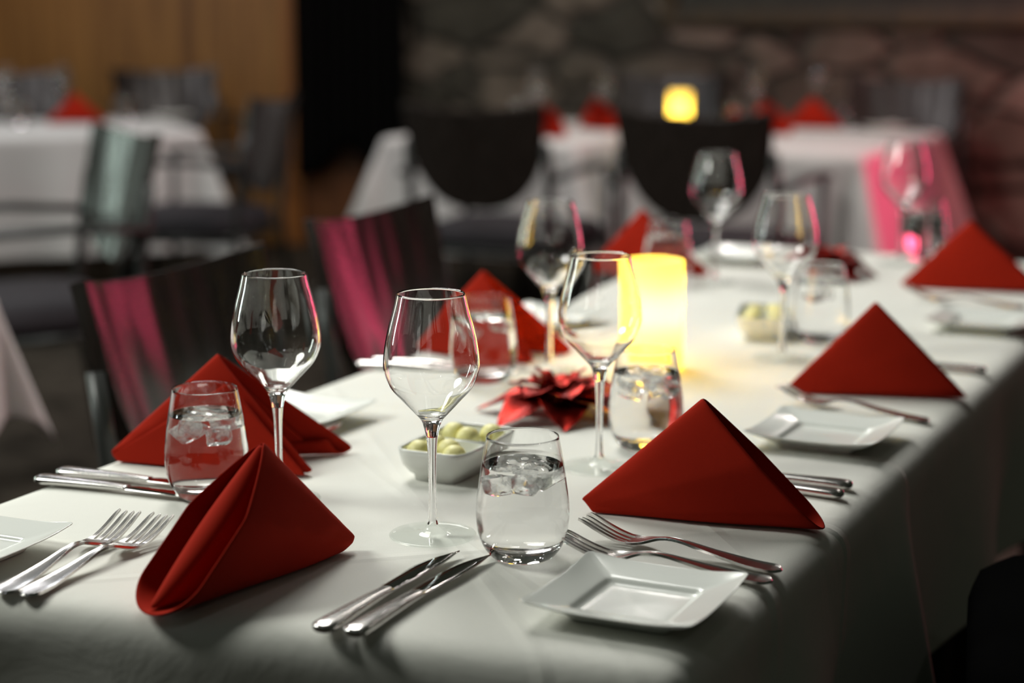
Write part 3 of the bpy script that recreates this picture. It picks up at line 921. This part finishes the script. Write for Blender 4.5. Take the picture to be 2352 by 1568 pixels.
# ------------------------------------------------------------------ plates and dishes
def sqloop(h, z, rc=0.006, lift=0.0):
    rc = min(rc, h * 0.5); row = []; e = h - rc
    for k, (sx, sy) in enumerate(((1, 1), (-1, 1), (-1, -1), (1, -1))):
        for i in range(7):
            a = pi / 2 * k + pi / 2 * i / 6
            row.append((sx * e + rc * cos(a), sy * e + rc * sin(a), z + lift))
        nx, ny = ((-1, 1), (-1, -1), (1, -1), (1, 1))[k]
        p0 = Vector(row[-1]); a1 = pi / 2 * (k + 1)
        p1 = Vector((nx * e + rc * cos(a1), ny * e + rc * sin(a1), z + lift))
        for i in range(1, 6):
            f = i / 6; q = p0.lerp(p1, f); q.z -= lift * (1 - (2 * f - 1) ** 4)
            row.append(tuple(q))
    return row
def plate_mesh():
    bm = bmesh.new(); H = 0.0775
    rows = [sqloop(0.0005, 0.0072), sqloop(0.030, 0.0070), sqloop(0.0395, 0.0072), sqloop(0.0425, 0.0082), sqloop(0.0440, 0.0105), sqloop(0.0455, 0.0121), sqloop(0.049, 0.0130),
            sqloop(0.062, 0.0158, lift=0.001), sqloop(0.0735, 0.0185, lift=0.003), sqloop(0.0768, 0.0194, lift=0.004), sqloop(H, 0.0188, lift=0.004), sqloop(0.0765, 0.0174, lift=0.004),
            sqloop(0.064, 0.0125, lift=0.001), sqloop(0.050, 0.0072), sqloop(0.0465, 0.0040), sqloop(0.0450, 0.0), sqloop(0.0420, 0.0), sqloop(0.0405, 0.003), sqloop(0.0005, 0.003)]
    grid(bm, rows, True); bmesh.ops.remove_doubles(bm, verts=bm.verts, dist=1e-4)
    return bm
pl = None
PG = 'white square side plates'
for l, x, y, d in (('white square plate nearest the camera, below the near right forks', 0.107, 1.487, 64.9),
                   ('white square plate cut by the left edge of the photo', -0.523, 1.640, 66),
                   ('white square plate on the right before the second red napkin', 0.372, 2.090, 63.5),
                   ('white square plate on the left behind the wine glass stem', -0.272, 2.190, 63),
                   ('white square plate behind the wine glass left of the candle', 0.055, 2.870, 60),
                   ('white square plate at the right edge before the farthest right napkin', 0.752, 2.845, 64),
                   ('white square plate behind the candle on the far end of the table', 0.452, 3.60, 64)):
    if pl is None:
        pl = link('square_plate', plate_mesh(), M_PORC, None, True, [('SUBSURF', dict(levels=1, render_levels=1))]); o = pl; tag(o, l, 'plate', PG)
    else:
        o = pl.copy(); COL.objects.link(o); o['label'] = l
    o.location = (x, y, Z); o.rotation_euler = (0, 0, radians(d))
for l, x, y in (('far white plate right of the red napkin on the left table', -1.48, 7.95), ('far white plate left of the red napkin at the left edge', -2.2, 7.50),
                ('far white plate on the far table by its pink end', 1.50, 7.25)):
    o = pl.copy(); COL.objects.link(o); o['label'] = l; o['group'] = 'plates on the far tables'; o.location = (x, y, Z); o.rotation_euler = (0, 0, 0.4)

def dish_mesh():
    bm = bmesh.new()
    W_, L_, Hh = 0.043, 0.0735, 0.036
    def lp(dx, z, cy=0, hy=L_, p=7, n=56):
        row = []
        for i in range(n):
            a = 2 * pi * (i + .5) / n; c_, s_ = cos(a), sin(a); f = (abs(c_) ** p + abs(s_) ** p) ** (-1 / p)
            row.append(((W_ + dx) * c_ * f, cy + (hy + dx) * s_ * f, z))
        return row
    # outside
    out = [lp(-0.020, 0.0), lp(-0.015, 0.0), lp(-0.014, 0.006), lp(-0.010, 0.009), lp(-0.004, 0.018), lp(-0.001, 0.030), lp(0, Hh), lp(-0.001, Hh + 0.001), lp(-0.003, Hh)]
    vs = grid(bm, out, True); bm.faces.new(vs[0][::-1])
    # two wells
    hy = L_ / 2 - 0.0045
    tops = []
    for sgn in (-1, 1):
        cy = sgn * (L_ / 2 - 0.0005)
        w = [lp(-0.0045, Hh - 0.0015, cy, hy + 0.004), lp(-0.0065, Hh - 0.008, cy, hy + 0.004), lp(-0.011, 0.014, cy, hy + 0.004), lp(-0.016, 0.0105, cy, hy + 0.004), lp(-0.0412, 0.010, cy, hy + 0.004)]
        v = grid(bm, w, True); bm.faces.new(v[-1]); tops.append(v[0])
    # rim deck between outer lip and wells is a thin slab on the divider
    box(bm, (0, 0, Hh - 0.010), (2 * W_ - 0.010, 0.007, 0.016))
    return bm
DG = 'white butter dishes'
dm = link('butter_dish', dish_mesh(), M_PORC)
tag(dm, 'white divided butter dish in front of the red glitter flower', 'butter dish', DG)
dc = Vector((-0.061, 1.965, 0)); dm.location = (dc.x, dc.y, Z); dm.rotation_euler = (0, 0, ANG_U - pi / 2)
d2 = dm.copy(); COL.objects.link(d2); d2['label'] = 'white butter dish on the right, beside a wine glass and the right water glass'
d2.location = (0.398, 2.80, Z); d2.rotation_euler = (0, 0, ANG_U - pi / 2 + 0.25)
bb = None
def butter(base, rz, dx, dy, dz, label, group, r=0.0125):
    global bb
    c, s = cos(rz), sin(rz)
    p = (base[0] + dx * c - dy * s, base[1] + dx * s + dy * c, Z + dz)
    if bb is None:
        bm = bmesh.new(); bmesh.ops.create_uvsphere(bm, u_segments=28, v_segments=18, radius=r)
        for v in bm.verts: v.co *= 1 + 0.03 * sin(v.co.x * 300) * cos(v.co.y * 260)
        bb = link('butter_ball', bm, M_BUTTER); o = bb; o['category'] = 'butter ball'
    else:
        o = bb.copy(); COL.objects.link(o)
    o['label'] = label; o['group'] = group; o.location = p; o.rotation_euler = (random.random(), random.random(), random.random())
rz1 = ANG_U - pi / 2
for dx, dy, l in ((-0.024, -0.046, 'butter ball at the left in the front half of the near dish'),
                  (-0.017, -0.018, 'butter ball behind the wine stem in the front half of the near dish'),
                  (0.022, -0.050, 'butter ball at the right in the front half of the near dish'),
                  (0.004, -0.028, 'butter ball half hidden by the wine stem in the near dish'),
                  (-0.022, 0.034, 'butter ball at the left in the back half of the near dish'),
                  (0.002, 0.022, 'butter ball in the middle of the back half of the near dish'),
                  (0.020, 0.046, 'butter ball at the right in the back half of the near dish')):
    butter(dc, rz1, dx, dy, 0.0285 + (0.003 if dy > 0 else 0), l, 'butter balls in the near dish', 0.0135)
for k, (dx, dy) in enumerate(((-0.02, -0.045), (0.018, -0.04), (-0.018, -0.016), (0.02, 0.02), (-0.018, 0.03), (0.012, 0.05))):
    butter((0.398, 2.80), rz1 + 0.25, dx, dy, 0.027, 'butter ball heaped in the butter dish on the right', 'butter balls in the right dish')

# ------------------------------------------------------------------ candles
def candle(label, x, y, power, r=0.0425, h=0.157):
    t = thing('candle', label, 'candle', (x, y, Z))
    bm = bmesh.new()
    prof = [(0, 0.0005), (r - 0.002, 0.0005), (r, 0.003)] + [(r + 0.0006 * sin(i * 1.7), 0.003 + (h - 0.006) * i / 14) for i in range(1, 15)] + [(r - 0.001, h - 0.0008), (r - 0.003, h), (r - 0.007, h - 0.002), (r - 0.010, h - 0.010), (r - 0.02, h - 0.014), (0, h - 0.015)]
    lathe(bm, prof, 56); link('wax_body', bm, M_WAX, t)
    l = bpy.data.lights.new('candle_light', 'POINT'); l.energy = power; l.color = (1.0, 0.73, 0.2); l.shadow_soft_size = 0.012
    o = bpy.data.objects.new('candle_light', l); o.location = (0, 0, h * 0.55); o.parent = t; COL.objects.link(o)
    return t
candle('large glowing yellow pillar candle at the centre of the long table', 0.201, 2.53, 1.5)
candle('glowing yellow candle on the far table behind the dark chair', 0.665, 7.2, 0.7)

# ------------------------------------------------------------------ poinsettias
def poinsettia(label, x, y, rz, rad=0.085, lift=0.028):
    t = thing('glitter_flower', label, 'flower', (x, y, Z), rz, 'red glitter flowers')
    rng = random.Random(label)
    def petal(name, ang, l, w_, z0, up, droop):
        bm = bmesh.new(); rows = []
        tw = rng.uniform(-0.25, 0.25)
        for i in range(15):
            f = i / 14
            hw = w_ * (sin(pi * min(f ** 0.72, 1)) ** 0.9) + 0.0012 * (1 - f)
            row = []
            for k in range(7):
                c = (k - 3) / 3
                rx = 0.006 + f * l
                z = z0 + up * f * 1.0 - droop * f * f + 0.30 * hw * abs(c) - 0.0 + tw * hw * c + 0.002 * sin(f * 14) * abs(c)
                row.append((rx * cos(ang) - hw * c * sin(ang), rx * sin(ang) + hw * c * cos(ang), max(z, 0.0018)))
            rows.append(row)
        grid(bm, rows)
        link(name, bm, M_GLITTER, t, True, [('SOLIDIFY', dict(thickness=0.0009, offset=1)), ('SUBSURF', dict(levels=1, render_levels=1))])
    for k in range(7): petal('petal', 2 * pi * k / 7 + rng.uniform(-.15, .15), rad * rng.uniform(0.92, 1.12), 0.034, lift * 0.75, 0.010, 0.030)
    for k in range(6): petal('petal', 2 * pi * (k + .5) / 6 + rng.uniform(-.2, .2), rad * 0.66 * rng.uniform(0.9, 1.15), 0.026, lift, 0.030, 0.022)
    for k in range(4): petal('petal', 2 * pi * (k + .3) / 4, rad * 0.40, 0.010, lift + 0.003, 0.040, 0.016)
    bm = bmesh.new()
    for k in range(7):
        a = k * 2.4; rr = 0.0035 * sqrt(k)
        bmesh.ops.create_icosphere(bm, subdivisions=2, radius=0.0042, matrix=Matrix.Translation((rr * cos(a), rr * sin(a), lift + 0.008)))
    link('flower_centre', bm, M_GLITTER, t)
    bm = bmesh.new(); tube(bm, [(0, 0, 0.0016), (0, 0, lift + 0.006)], 0.005, 10); link('stem', bm, M_GLITTER, t)
    return t
poinsettia('red glitter flower on the cloth, before the candle and behind the butter dish', 0.062, 2.235, 0.3, 0.100)
poinsettia('red glitter flower blurred at the far right of the long table', 0.600, 3.40, 1.4, 0.090)
